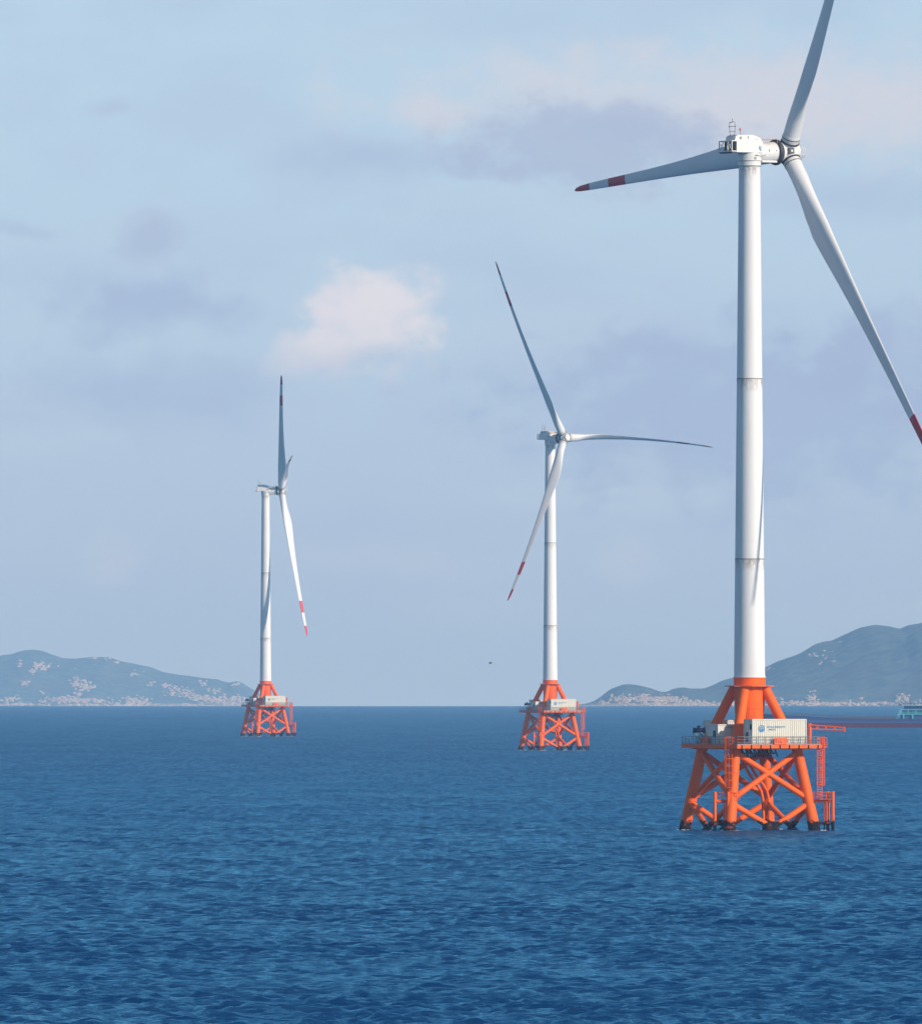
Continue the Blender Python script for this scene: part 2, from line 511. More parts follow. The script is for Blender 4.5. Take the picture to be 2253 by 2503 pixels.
def island_material(name, seed, dry):
    m, N, b = material(name)
    t = N.new('ShaderNodeTexCoord').outputs['Object']
    s = N.new('ShaderNodeSeparateXYZ'); N.l.new(t, s.inputs[0])
    n = N.noise(N.mapping(t, (1, 1, 1.5), (seed, 0, 0)), 0.045, 7, 0.62)
    n2 = N.noise(t, 0.012, 5, 0.6)
    veg = N.mix(N.ramp(n, 0.38, 0.62), (0.022, 0.070, 0.080), (0.110, 0.155, 0.140))  # plant tones leaning blue, some distance haze put into the colour
    veg = N.mix(N.ramp(n2, 0.45, 0.7, 0.0, 0.5), veg, (0.11, 0.09, 0.055))
    # bare rock, most of it low on the shore
    shore = N.ramp(s.outputs[2], 1.0, dry, 0.32, 0.0)
    rk = N.m('ADD', N.noise(N.mapping(t, (1, 1, 0.5), (seed, 3, 0)), 0.028, 8, 0.65), shore)
    rock = N.ramp(rk, 0.655, 0.70, 0.0, 1.0)
    rc = N.mix(N.ramp(N.noise(t, 0.11, 5, 0.7), 0.35, 0.65), (0.30, 0.22, 0.16), (0.58, 0.48, 0.38))
    N.put(b.inputs['Base Color'], N.mix(rock, veg, rc))
    b.inputs['Roughness'].default_value = 0.9
    b.inputs['Specular IOR Level'].default_value = 0.1
    bump = N.new('ShaderNodeBump'); bump.inputs['Strength'].default_value = 1.0; bump.inputs['Distance'].default_value = 3.0
    N.l.new(N.noise(t, 0.16, 6, 0.7), bump.inputs['Height']); N.l.new(bump.outputs[0], b.inputs['Normal'])
    return m

rock_mat, _N, _b = material('shore_granite')
_t = _N.new('ShaderNodeTexCoord').outputs['Object']
_N.put(_b.inputs['Base Color'], _N.mix(_N.ramp(_N.noise(_t, 0.2, 5, 0.7), 0.35, 0.65), (0.34, 0.26, 0.19), (0.66, 0.55, 0.44)))
_b.inputs['Roughness'].default_value = 0.9

def build_island(name, D0, sil, width, seed, dry, label, patches=(), nrock=520, rocksize=1.0, rock_rise=5.0):
    xs = np.array([p[0] for p in sil], float); ys = np.array([p[1] for p in sil], float)
    z0 = sea_z(D0)
    X = (xs - 1126.5) * D0 / F
    Hs = np.maximum(CAM_H - (ys - HZ) * D0 / F - z0, 0.2)
    n = 420; m = 90
    sx = np.linspace(X[0], X[-1], n)
    hs = np.interp(sx, X, Hs)
    ker = np.array([1, 2, 3, 2, 1]) / 9.0
    hs = np.convolve(np.pad(hs, 2, 'edge'), ker, 'valid')
    t = np.linspace(0, 1, m)
    S, T = np.meshgrid(sx, t)
    # ridge line wanders in depth, the shore runs in and out
    ridge = 0.48 + 0.10 * np.sin(S * 0.004 + seed) + 0.05 * np.sin(S * 0.011 + 2 * seed)
    p = np.where(T < ridge, np.sin(np.clip(T / ridge, 0, 1) * math.pi / 2) ** 0.85,
                 np.cos(np.clip((T - ridge) / (1 - ridge), 0, 1) * math.pi / 2) ** 0.8)
    gul = fbm(S, T * width, seed, 6, 0.012, 0.55)
    Z = hs[None, :] * p
    Z = Z + gul * np.minimum(hs[None, :] * 0.15, 12.0) * np.clip(T * 6, 0, 1) * np.clip((ridge + 0.03 - T) * 6 + 0.15, 0.15, 1)
    Z = Z - np.where((T == 0) | (T == 1), 8.0, 0.0)
    shore = 30 * np.sin(S * 0.013 + seed) + 18 * np.sin(S * 0.031 + 3)
    Yd = D0 - 60 + T * width + shore * (1 - T) - z0 * 0
    SC = Yd / D0                        # keep the bearing of each column
    Xd = S + (S * (SC - 1)) * 0.0
    co = np.stack([Xd, Yd, Z + z0], -1).reshape(-1, 3)
    b = MB()
    faces = [(i * n + j, i * n + j + 1, (i + 1) * n + j + 1, (i + 1) * n + j) for i in range(m - 1) for j in range(n - 1)]
    me = bpy.data.meshes.new(name)
    org = np.array([float(co[:, 0].mean()), D0, z0])
    me.from_pydata((co - org).tolist(), [], faces)
    me.polygons.foreach_set('use_smooth', [True] * len(faces))
    me.materials.append(island_material(name + '_ground', seed, dry))
    o = bpy.data.objects.new(name, me); col.objects.link(o); o.location = org
    o['kind'] = 'structure'; o['label'] = label
    # granite boulders: strewn along the shore and in clusters on the slopes
    rb = MB(); rr = random.Random(seed)
    def boulder(x, y, z, s):
        v = []; f = []; nn, rings = 7, 4
        ox = rr.uniform(0, 6)
        for i in range(rings + 1):
            th = math.pi * i / rings
            for j in range(nn):
                ph = 2 * math.pi * j / nn + ox
                q = s * rr.uniform(0.75, 1.2)
                v.append((x + q * 1.25 * math.sin(th) * math.cos(ph), y + q * math.sin(th) * math.sin(ph), z + q * 0.85 * math.cos(th)))
        for i in range(rings):
            for j in range(nn):
                a_, b_ = i * nn + j, i * nn + (j + 1) % nn
                f.append((a_, a_ + nn, b_ + nn, b_))
        rb.add(v, f, False)
    hgrid = Z
    def ground(x, ti):
        j = int(np.clip(np.searchsorted(sx, x), 0, n - 1)); i = int(np.clip(ti * (m - 1), 1, m - 1))
        return hgrid[i, j], Yd[i, j]
    big = 0
    for q in range(nrock):
        x = rr.uniform(sx[3], sx[-3])
        dens = 0.5 + 0.5 * math.sin(x * 0.017 + seed) * math.sin(x * 0.041)
        ti = abs(rr.gauss(0, 0.028)) * (0.4 + dens) + 0.012
        zz, yy = ground(x, ti)
        zz = min(zz, rock_rise * (0.4 + dens))
        boulder(x - org[0], yy - org[1] - 4, zz - 0.3, rocksize * rr.uniform(0.8, 2.6) * (0.7 + 0.7 * dens))
    for (px, py, w, hgt, cnt) in patches:
        for q in range(cnt):
            qx = px + rr.gauss(0, w / 2.4); qy = py + rr.gauss(0, hgt / 2.4)
            x = (qx - 1126.5) * D0 / F; target = CAM_H - (qy - HZ) * D0 / F - z0
            j = int(np.clip(np.searchsorted(sx, x), 0, n - 1))
            colz = hgrid[:int(m * 0.5), j]
            w_ = np.where(colz >= target)[0]
            if not len(w_): continue
            i = int(w_[0]); i0 = max(i - 1, 0)
            fz = (target - hgrid[i0, j]) / max(hgrid[i, j] - hgrid[i0, j], .01); fz = min(max(fz, 0), 1)
            boulder(x - org[0], Yd[i0, j] + (Yd[i, j] - Yd[i0, j]) * fz - org[1] - 2, hgrid[i0, j] + (hgrid[i, j] - hgrid[i0, j]) * fz, rocksize * rr.uniform(1.0, 2.8))
    rm = rb.mesh(name + '_rocks', rock_mat, 1.0)
    ro = bpy.data.objects.new('shore_rocks', rm); col.objects.link(ro); ro.location = org
    ro['kind'] = 'stuff'; ro['label'] = 'pale pinkish granite boulders along the shore of the ' + ('left' if 'left' in label else 'right') + ' hilly island'
    ro['category'] = 'rocks'
    return o

def c5(pts): return [(x / 2.935, 1560 + y / 2.935) for x, y in pts]
def c6(pts): return [(1440 + x / 2.2386, 1500 + y / 2.2386) for x, y in pts]

silL = [(-420, 1690), (-300, 1640), (-180, 1625), (-60, 1608)] + c5([(0, 120), (60, 95), (150, 82), (220, 92), (300, 125), (370, 150), (440, 158), (520, 150), (600, 135), (700, 133),
      (780, 160), (860, 175), (1000, 205), (1080, 240), (1200, 260), (1300, 272), (1420, 290), (1500, 298), (1560, 318), (1600, 325), (1650, 312), (1700, 345),
      (1750, 375), (1790, 400), (1830, 440), (1850, 478)])
pL = [(85, 1627, 26, 14, 46), (68, 1643, 10, 8, 12), (55, 1670, 16, 8, 12), (32, 1624, 5, 10, 6), (98, 1693, 9, 5, 6), (180, 1668, 18, 18, 34), (203, 1676, 18, 18, 36), (221, 1680, 9, 9, 12),
      (193, 1697, 12, 8, 14), (205, 1608, 10, 4, 8), (238, 1611, 6, 3, 5), (262, 1620, 6, 3, 4), (310, 1645, 20, 14, 10), (355, 1673, 8, 6, 8), (395, 1676, 14, 8, 16), (415, 1690, 24, 12, 26),
      (450, 1695, 30, 12, 34), (480, 1706, 34, 12, 46), (520, 1712, 50, 12, 80), (570, 1714, 40, 12, 70), (330, 1712, 46, 12, 40), (480, 1673, 14, 10, 10), (560, 1672, 14, 8, 8), (515, 1690, 12, 8, 10),
      (150, 1712, 60, 10, 60), (190, 1710, 40, 14, 50), (240, 1714, 40, 8, 40), (20, 1712, 40, 10, 40)]
build_island('island', 24000.0, silL, 1800.0, 3, 16.0, 'left hilly island far off with bare pinkish rock along its shore', pL, 900, 1.35, 9.0)
silR = c6([(-60, 512), (0, 505), (60, 485), (90, 465), (150, 415), (200, 395), (250, 392), (310, 400), (370, 415), (420, 432), (470, 430), (510, 412), (560, 405), (600, 412),
      (680, 412), (730, 395), (790, 365), (870, 345), (960, 330), (1020, 295), (1100, 255), (1200, 220), (1300, 175), (1400, 140), (1500, 95), (1560, 68), (1630, 57),
      (1700, 65), (1770, 78), (1820, 55), (1900, 40), (2050, 60), (2200, 120), (2400, 260), (2500, 400)])
pR = [(1475, 1718, 24, 8, 40), (1525, 1710, 34, 12, 90), (1570, 1708, 34, 12, 90), (1605, 1712, 40, 12, 110), (1650, 1712, 40, 12, 110), (1700, 1718, 40, 8, 60), (1500, 1700, 16, 14, 8),
      (1640, 1690, 10, 3, 5), (2015, 1600, 34, 14, 9), (2040, 1615, 30, 10, 6), (1900, 1635, 12, 6, 5), (1985, 1712, 16, 22, 40), (1950, 1720, 60, 8, 60), (2030, 1722, 60, 8, 60),
      (2120, 1722, 60, 6, 50), (2205, 1712, 22, 20, 60), (2235, 1722, 30, 12, 30), (2102, 1708, 3, 3, 3), (1910, 1712, 20, 14, 12), (2180, 1724, 50, 6, 40)]
build_island('island', 16000.0, silR, 1300.0, 8, 7.0, 'right hilly island with a low headland and rocky shore behind the nearest turbine', pR, 900, .75, 3.5)


# ------------------------------------------------------------------ turbine parts (drawing units)
YAWJ = R(26.7)                  # all three jackets stand turned alike
LEG = [(-1, -1), (1, -1), (1, 1), (-1, 1)]
def leg_a(z):                   # half side of the leg square at height z
    return 8.4 + (6.05 - 8.4) * z / 14.6
def strut_a(z):
    return 5.65 + (1.85 - 5.65) * (z - 15.0) / 10.2

def leg_fn(sx, sy):
    def f(b):
        pts = [(sx * leg_a(z), sy * leg_a(z), z) for z in (-6, 5.2, 14.7)]
        b.tube(pts[0], pts[1], 1.08, 1.0, 24); b.tube(pts[1], pts[2], 1.0, 0.93, 24)
        b.ball(pts[1], 1.02, 8, 24)
        for z in (1.6, 5.2, 10.0):       # weld collars
            b.tube((sx * leg_a(z), sy * leg_a(z), z), (sx * leg_a(z + .12), sy * leg_a(z + .12), z + .12), 1.07, 1.05, 24)
    return f
def strut_fn(sx, sy):
    def f(b):
        b.tube((sx * leg_a(14.6), sy * leg_a(14.6), 14.6), (sx * strut_a(15.6), sy * strut_a(15.6), 15.6), 0.93, 0.9, 24)
        b.tube((sx * strut_a(15.5), sy * strut_a(15.5), 15.5), (sx * strut_a(24.95), sy * strut_a(24.95), 24.95), 0.9, 0.86, 24)
    return f
def brace_fn(c0, c1, z0, z1, r):
    def f(b):
        a0 = leg_a(z0); a1 = leg_a(z1)
        b.tube((c0[0] * a0, c0[1] * a0, z0), (c1[0] * a1, c1[1] * a1, z1), r, n=16)
    return f

U0, U1, V0, V1 = -7.9, 8.7, -10.3, 10.4
ZD = 15.0
def deck_fn(b):
    b.box((U0, V0, ZD - .22), (U1, V1, ZD - .04))
def beam_fn(kind):
    def f(b):
        e = .14
        if kind == 0: b.box((U0 - .02, V0 - .02, ZD - .62), (U1 + .02, V0 + .18, ZD + .02))
        if kind == 1: b.box((U0 - .02, V1 - .18, ZD - .62), (U1 + .02, V1 + .02, ZD + .02))
        if kind == 2: b.box((U0 - .02, V0 + .181, ZD - .62), (U0 + .18, V1 - .181, ZD + .02))
        if kind == 3: b.box((U1 - .18, V0 + .181, ZD - .62), (U1 + .02, V1 - .181, ZD + .02))
        if kind >= 4:
            v = V0 + (kind - 3) * (V1 - V0) / 6
            b.box((U0 + .19, v - .15, ZD - .8), (U1 - .19, v + .15, ZD - .23))
    return f
def bracket_fn(b):
    b.box((-.07, -.12, -.5), (.07, .0, .12))
def railing_rails(p, q, h=1.42):
    def f(b):
        for z in (h, h * .66, h * .33):
            b.tube((p[0], p[1], ZD + z), (q[0], q[1], ZD + z), .045, n=6)
        b.box((min(p[0], q[0]) - .02, min(p[1], q[1]) - .02, ZD + .02), (max(p[0], q[0]) + .02, max(p[1], q[1]) + .02, ZD + .18))
    return f
def post_fn(b):
    b.tube((0, 0, .02), (0, 0, 1.45), .055, n=6)

def column_fn(b):
    b.lathe([(2.45, ZD - .02), (2.45, 16.0), (2.55, 20.0), (2.72, 24.9), (2.72, 25.1)], 48)
def collar_fn(b):
    b.lathe([(2.78, 25.32), (2.78, 26.55), (2.86, 26.56), (2.86, 26.68), (2.74, 26.69)], 48)
def plate_fn(b):
    n = 8; r = 4.35
    poly = [(r * math.cos(2 * math.pi * (i + .5) / n), r * math.sin(2 * math.pi * (i + .5) / n)) for i in range(n)]
    b.prism(poly, (25.14, 25.3), 'Z')
def seamring_fn(r, z):
    def f(b): b.lathe([(r - .02, z - .11), (r + .045, z - .1), (r + .045, z + .08), (r - .02, z + .09)], 48)
    return f
def trad(z):
    return 2.72 + (1.87 - 2.72) * (z - 26.7) / (116 - 26.7)
def tower_fn(z0, z1):
    def f(b):
        b.lathe([(trad(z0 + (z1 - z0) * i / 6), z0 + (z1 - z0) * i / 6) for i in range(7)], 64)
    return f

def ladder_fn(ztop, zbot, cage_bot, w=.5):
    """caged ladder in its own frame: rungs along x, cage bulging to -y"""
    def f(b):
        for sx in (-w, w):
            b.tube((sx, 0, zbot), (sx, 0, ztop), .075, n=6)
        z = zbot + .3
        while z < ztop:
            b.tube((-w, 0, z), (w, 0, z), .06, n=5); z += .42
    return f
def cage_fn(ztop, cage_bot, w=.5):
    def f(b):
        z = cage_bot
        while z < ztop + .01:
            pts = [(w * 1.25 * math.cos(t), -1.15 * math.sin(t), z) for t in np.linspace(0, math.pi, 8)]
            for i in range(7): b.tube(pts[i], pts[i + 1], .05, n=5)
            z += 1.25
        for t in np.linspace(0, math.pi, 5):
            b.tube((w * 1.25 * math.cos(t), -1.15 * math.sin(t), cage_bot), (w * 1.25 * math.cos(t), -1.15 * math.sin(t), ztop), .055, n=5)
    return f

# nacelle frame: +x towards the rotor, z height, +y to the left of the axis
TOPZ = 116.0
HUBZ = 118.75
def nac_body_fn(b):
    b.box((-4.0, -2.0, 118.35), (1.45, 2.0, 120.35))
    b.prism([(-3.9, 120.34), (-4.05, 120.34), (-3.9, 121.1), (-3.5, 121.35), (-.2, 121.45), (1.2, 120.95), (1.75, 120.34)], (-1.5, 1.5), 'Y')
def nac_neck_fn(b):
    b.lathe([(2.0, 116.02), (2.02, 116.9), (2.1, 117.0), (2.1, 118.0), (1.95, 118.36)], 48)
def nac_drum_fn(b):
    b.lathe([(1.7, -1.0), (1.78, 1.4), (1.78, 3.6), (1.86, 5.1)], 48, axis='X')
def nac_flange_fn(b):
    b.lathe([(1.86, 5.12), (2.25, 5.2), (2.3, 5.45), (2.25, 5.75), (1.95, 5.95)], 48, axis='X')
def hub_fn(b):
    b.ball((0, 0, 0), 1.95, 16, 32, (1.0, 1.03, 1.03))
def hub_cone_fn(b):
    b.lathe([(1.9, -1.8), (1.6, -1.0), (1.5, .2)], 40, axis='X')
    b.lathe([(1.35, 1.2), (1.35, 1.95), (1.1, 2.1)], 32, axis='X')
def root_ring_fn(b):
    b.lathe([(1.62, 1.7), (1.66, 1.75), (1.66, 1.95), (1.62, 2.0)], 32)
    b.lathe([(1.58, 2.55), (1.62, 2.58), (1.62, 2.68), (1.58, 2.7)], 32)
def root_neck_fn(b):
    b.lathe([(1.5, .6), (1.5, 2.2), (1.56, 2.3), (1.56, 3.1)], 32)
def nose_rail_fn(b):
    b.torus((2.3, 0, 0), (1, 0, 0), 1.55, .06, 28)
    b.torus((2.9, 0, 0), (1, 0, 0), 1.35, .05, 28)
    for i in range(8):
        t = 2 * math.pi * i / 8
        b.tube((1.6, 1.2 * math.cos(t), 1.2 * math.sin(t)), (2.3, 1.55 * math.cos(t), 1.55 * math.sin(t)), .05, n=5)
        b.tube((2.3, 1.55 * math.cos(t), 1.55 * math.sin(t)), (2.9, 1.35 * math.cos(t), 1.35 * math.sin(t)), .045, n=5)
def hatch_fn(b):
    b.box((-.95, -2.02, -.55), (.1, -1.6, .55))
    b.cur = 1
    b.box((-.55, -2.1, -.18), (-.2, -2.0, .18))
    b.tube((.35, -1.95, -.6), (.35, -1.95, .6), .09, n=6)

def rear_frame_fn(b):
    # lattice cage at the back of the nacelle
    x0, x1, z0, z1 = -5.0, -4.02, 118.5, 120.3
    for y in (-2.0, -.6, .6, 2.0):
        b.tube((x0, y, z0), (x0, y, z1), .11, n=6)
    for z in (z0, z1):
        b.tube((x0, -2.0, z), (x0, 2.0, z), .11, n=6)
        for y in (-2.0, 2.0): b.tube((x0, y, z), (x1, y, z), .11, n=6)
    for a, c_ in ((-2.0, -.6), (.6, 2.0)):
        b.tube((x0, a, z0), (x0, c_, z1), .075, n=6); b.tube((x0, c_, z0), (x0, a, z1), .075, n=6)
def rear_floor_fn(b):
    b.box((-5.0, -2.0, 118.2), (-4.02, 2.0, 118.38))
    b.box((-4.15, -1.9, 118.45), (-4.03, 1.9, 120.2))
def mast_fn(b):
    x = -3.6
    for sy, top in ((-.85, 123.6), (.85, 123.6)):
        b.tube((x, sy * .5, 120.4), (x, sy, 122.0), .055, n=6); b.tube((x, sy, 122.0), (x, sy, 123.7), .055, n=6)
        b.ball((x, sy * 1.15, 122.9), .12, 5, 8)
    for z in (121.4, 122.0, 122.9):
        b.tube((x, -.95, z), (x, .95, z), .045, n=6)
    b.tube((x - .1, -.6, 123.75), (x + .1, 1.0, 123.6), .07, n=6)
    b.tube((x, 0, 123.7), (x, 0, 124.1), .05, n=6); b.ball((x, 0, 124.15), .1, 5, 8)
def beacon_fn(b):
    b.tube((-2.4, -.9, 121.3), (-2.55, -.9, 122.2), .06, n=6)
    b.cur = 1
    b.ball((-2.55, -.9, 122.38), .2, 6, 10)
def roof_lines_fn(b):
    b.tube((.2, -1.5, 120.62), (5.0, -1.1, 120.85), .07, n=6)
    b.tube((.2, 1.3, 120.62), (5.0, 1.1, 120.85), .07, n=6)
    for x in (1.9, 3.4, 5.0): b.tube((x, -1.25, 119.9), (x, -1.25, 120.8), .05, n=5)
def vent_fn(b):
    b.box((-3.1, -1.54, 120.6), (-2.6, -1.47, 121.1)); b.box((-1.4, -1.54, 120.75), (-1.15, -1.47, 121.2))
def door_marks_fn(b):
    b.box((-.35, -2.14, 117.15), (.05, -2.06, 117.6))
    b.box((2.9, -1.84, 118.6), (3.1, -1.72, 119.0)); b.box((4.4, -1.86, 118.7), (4.6, -1.74, 118.95))
def rib_fn(b):
    b.box((1.9, -1.2, 116.75), (5.0, -1.0, 117.05))
def logo_fn(b):
    y = -2.02
    b.prism([(.55, 120.2), (1.42, 120.2), (1.42, 118.45), (.7, 118.45)], (y, y + .01), 'Y')
    b.cur = 1
    b.prism([(.62, 119.1), (.72, 119.5), (.88, 119.62), (.98, 119.1), (1.02, 118.6), (.86, 118.66), (.72, 118.95)], (y - .012, y - .002), 'Y')
    b.cur = 2
    for z in (119.38, 119.18, 118.95, 118.72): b.prism([(1.05, z), (1.32, z), (1.32, z + .09), (1.05, z + .09)], (y - .012, y - .002), 'Y')

RB = 74.6
ST = [(1.6, 3.0, 1.0), (3.5, 3.0, 1.0), (6, 3.05, .95), (9, 3.45, .72), (12.5, 4.1, .5), (16.5, 4.5, .38), (21, 4.1, .32), (26, 3.55, .28), (32, 3.0, .25), (40, 2.45, .22), (48, 2.05, .2),
      (56.25, 1.75, .19), (62.3, 1.55, .18), (69.1, 1.25, .18), (72.4, 1.0, .18), (74.0, .62, .18), (74.6, .12, .2)]
def blade_section(r, bend):
    rs = [s[0] for s in ST]
    c_ = float(np.interp(r, rs, [s[1] for s in ST])); th = float(np.interp(r, rs, [s[2] for s in ST]))
    if r < 9: pass
    blend = min(max((th - .35) / .6, 0), 1)          # 1 = round root
    ax = .5 * blend + .30 * (1 - blend)
    tw = R(11) * max(0, 1 - r / 60.0) * (1 - blend * .3)
    pts = []
    n = 28
    for i in range(n):
        t = 2 * math.pi * i / n
        xc = .5 * (1 + math.cos(t))                  # 1 at trailing edge .. 0 at nose
        circ = .5 * math.sin(t)
        yt = 5 * (.2969 * math.sqrt(max(xc, 0)) - .1260 * xc - .3516 * xc ** 2 + .2843 * xc ** 3 - .1015 * xc ** 4)
        foil = yt * (1 if math.sin(t) >= 0 else -.55) * th
        yy = (circ * blend * th + foil * (1 - blend)) * c_
        # chord along y: nose at +y ; thickness along x, suction side down wind
        py = (ax - xc) * c_
        px = -yy
        q = (px * math.cos(tw) + py * math.sin(tw), -px * math.sin(tw) + py * math.cos(tw))
        pts.append(q)
    pb = bend * (r / RB) ** 2.1
    cone = 3.7 * r / RB
    return [(p[0] + pb, p[1], r) for p in pts], cone
def blade_seg_fn(segs, bend):
    def f(b):
        for r0, r1 in segs:
            rs = [r0] + [s[0] for s in ST if r0 < s[0] < r1] + [r1]
            k = []
            for a_, c_ in zip(rs[:-1], rs[1:]):
                m_ = max(1, int((c_ - a_) / 2.0)); k += [a_ + (c_ - a_) * i / m_ for i in range(m_)]
            k.append(r1)
            v = []
            for r in k: v += blade_section(r, bend)[0]
            n = 28
            b.add(v, [(i * n + j, i * n + (j + 1) % n, (i + 1) * n + (j + 1) % n, (i + 1) * n + j) for i in range(len(k) - 1) for j in range(n)], True)
            b.add(v[-n:], [tuple(range(n))])
    return f

# small things for the decks
def cont_body_fn(L, Wd, H, ribs=True):
    def f(b):
        e = .12
        b.box((e, e, .12), (L - e, Wd - e, H - .08))
        if ribs:
            n = int((L - .6) / .42)
            for i in range(n):
                x = .32 + i * (L - .64) / n
                w = (L - .64) / n * .5
                for y, d in ((e, -1), (Wd - e, 1)):
                    o = .075 * d
                    b.prism([(x, y), (x + w * .25, y + o), (x + w * .85, y + o), (x + w * 1.1, y)], (.3, H - .3), 'Z')
            n = int((Wd - .6) / .42)
            for i in range(n):
                y = .3 + i * (Wd - .6) / n; w = (Wd - .6) / n * .5
                b.prism([(L - e, y), (L - e + .07, y + w * .25), (L - e + .07, y + w * .85), (L - e, y + w * 1.1)], (.3, H - .3), 'Z')
    return f
def cont_frame_fn(L, Wd, H):
    def f(b):
        t = .16
        for x in (0, L - t):
            for y in (0, Wd - t): b.box((x, y, 0), (x + t, y + t, H))
        for z in (0, H - t):
            for y in (.0, Wd - t): b.box((t + .002, y + .004, z + .004), (L - t - .002, y + t - .004, z + t - .004))
            for x in (.0, L - t): b.box((x + .004, t + .002, z + .004), (x + t - .004, Wd - t - .002, z + t - .004))
    return f
def cont_roof_fn(L, Wd, H):
    def f(b): b.box((.1, .1, H - .078), (L - .1, Wd - .1, H + .03))
    return f

def m_loc(x, y, z, rz=0): return Matrix.Translation((x * K, y * K, z * K)) @ Matrix.Rotation(rz, 4, 'Z')

def post_row(parent, rail, p, q, step=1.38):
    n = max(1, round(math.hypot(q[0] - p[0], q[1] - p[1]) / step))
    for i in range(n + 1):
        t = i / n
        part('post', 'post', post_fn, M['rail'], rail, m_loc(p[0] + (q[0] - p[0]) * t, p[1] + (q[1] - p[1]) * t, ZD))

def bracket_row(parent, n=8):
    for i in range(n + 1):
        part('bracket', 'bracket', bracket_fn, M['orange'], parent, m_loc(U0 + .9 + i * (U1 - U0 - 1.6) / n, V0 - .03, ZD - .15))

def fender_fn(xs, ytop, zb=-4):
    def f(b):
        for x, y in xs: b.tube((x, y, zb), (x, y, ytop), .27, n=12)
    return f

def build_turbine(tpx, D, yaw, phase, pitch, label, which, OVH=7.7, TILT=R(5.5), bend=5.0, CONE=3.7):
    """tpx: bearing of the tower as a column of the photograph"""
    X = (tpx - 1126.5) * D / F
    O = Vector((X, D, sea_z(D)))
    root = empty('wind_turbine', O, YAWJ, label, 'wind turbine', 'offshore wind turbines on orange jackets')
    Rz = Matrix.Rotation(YAWJ, 3, 'Z')
    P = lambda *a, **k: part(*a, **k)
    for i, (sx, sy) in enumerate(LEG):
        P('jacket_leg', f'leg{i}', leg_fn(sx, sy), M['orange'], root)
        P('strut', f'strut{i}', strut_fn(sx, sy), M['orange'], root)
    for i in range(4):
        a, c_ = LEG[i], LEG[(i + 1) % 4]
        P('brace', f'br{i}a', brace_fn(a, c_, 13.7, 5.5, .52), M['orange'], root)
        P('brace', f'br{i}b', brace_fn(c_, a, 13.7, 5.5, .50), M['orange'], root)
        P('brace', f'br{i}c', brace_fn(a, c_, 4.8, -4.6, .52), M['orange'], root)
        P('brace', f'br{i}d', brace_fn(c_, a, 4.8, -4.6, .50), M['orange'], root)
    dk = P('deck', 'deck', deck_fn, M['deck'], root)
    for i in range(9):
        P('deck_beam', f'beam{i}', beam_fn(i), M['orange'], dk)
    bracket_row(dk)
    # railings
    e = .06
    corners = [(U0 + e, V0 + e), (U1 - e, V0 + e), (U1 - e, V1 - e), (U0 + e, V1 - e)]
    for i in range(4):
        p, q = corners[i], corners[(i + 1) % 4]
        rl = P('railing', f'rail{i}', railing_rails(p, q), M['rail'], root)
        post_row(root, rl, p, q)
    # central column, plate, collar
    cc = P('central_column', 'column', column_fn, M['orange'], root)
    P('weld_ring', 'weld', lambda b: b.lathe([(2.6, 21.2), (2.66, 21.25), (2.66, 21.33), (2.6, 21.38)], 48), M['orange'], cc)
    P('top_plate', 'plate', plate_fn, M['orange'], root)
    P('collar', 'collar', collar_fn, M['orange'], root)
    # tower
    P('tower_flange', 'tflange', lambda b: b.lathe([(2.74, 26.7), (2.9, 26.71), (2.9, 26.86), (2.74, 26.87)], 48), M['white'], root)
    for i, (z0, z1) in enumerate(((26.7, 47.4), (47.42, 78.9), (78.92, 116.0))):
        s = P('tower_section', f'tow{i}', tower_fn(z0, z1), M['tower'], root)
        if i: P('seam_ring', f'seam{i}', seamring_fn(trad(z0), z0), M['seam'], s)
    # cable pipes curving down between the legs
    def jt(dx_, dy_):
        def f(b):
            pts = [(-.9 + dx_, 1.2 + dy_, 14.4), (-.9 + dx_, 1.2 + dy_, 12.4), (-.3 + dx_, 1.0 + dy_, 11.1), (.3 + dx_, .3 + dy_, 9.6), (1.1 + dx_, -.6 + dy_, 8.1), (1.7 + dx_, -1.1 + dy_, 6.8), (1.9 + dx_, -1.3 + dy_, 5.6), (2.0 + dx_, -1.4 + dy_, 3.0), (2.1 + dx_, -1.5 + dy_, -4)]
            b.path(pts, .26, 10)
        return f
    P('cable_pipe', 'jt1', jt(0, 0), M['orange'], root)
    P('cable_pipe', 'jt2', jt(.85, -.55), M['orange'], root)
    def tray(b):
        for i in range(9):
            u = -3.2 + i * .8
            b.tube((u, -3.4, 14.1), (u + .8, -3.0, 12.9 + .5 * (i % 2)), .12, n=5); b.tube((u, -1.6, 14.2), (u + .5, -1.2, 12.8), .12, n=5)
        b.box((-3.4, -3.5, 13.4), (3.6, -3.1, 13.6)); b.box((-3.0, -1.7, 12.9), (3.0, -1.3, 13.1))
    P('cable_tray', 'tray', tray, M['dark'], root)
    # ladders: one beside the front leg, one at the right end
    def ladder(key, u, v, rz, ztop, zbot, cb):
        l = P('ladder', 'lad' + key, ladder_fn(ztop, zbot, cb), M['orange'], root, m_loc(u, v, 0, rz))
        P('safety_cage', 'cage' + key, cage_fn(ztop, cb), M['orange'], l)
    ladder('f', -8.05, -7.6, R(-60), 16.4, 5.6, 7.6)
    ladder('r', 8.9 + .9, -7.6, R(10), 16.4, 5.2, 7.9)
    P('side_platform', 'sidep', lambda b: b.box((8.72, -8.6, 14.5), (10.7, -6.4, 14.66)), M['orange'], root)
    def sprail(b):
        for z in (15.4, 16.2, 15.0):
            b.path([(8.7, -8.6, z), (10.7, -8.6, z), (10.7, -6.4, z)], .05, 5)
        for (x, y) in ((9.4, -8.6), (10.05, -8.6), (10.7, -8.6), (10.7, -7.5), (10.7, -6.4)): b.tube((x, y, 14.6), (x, y, 16.2), .06, n=5)
    P('railing', 'sprail', sprail, M['orange'], root)
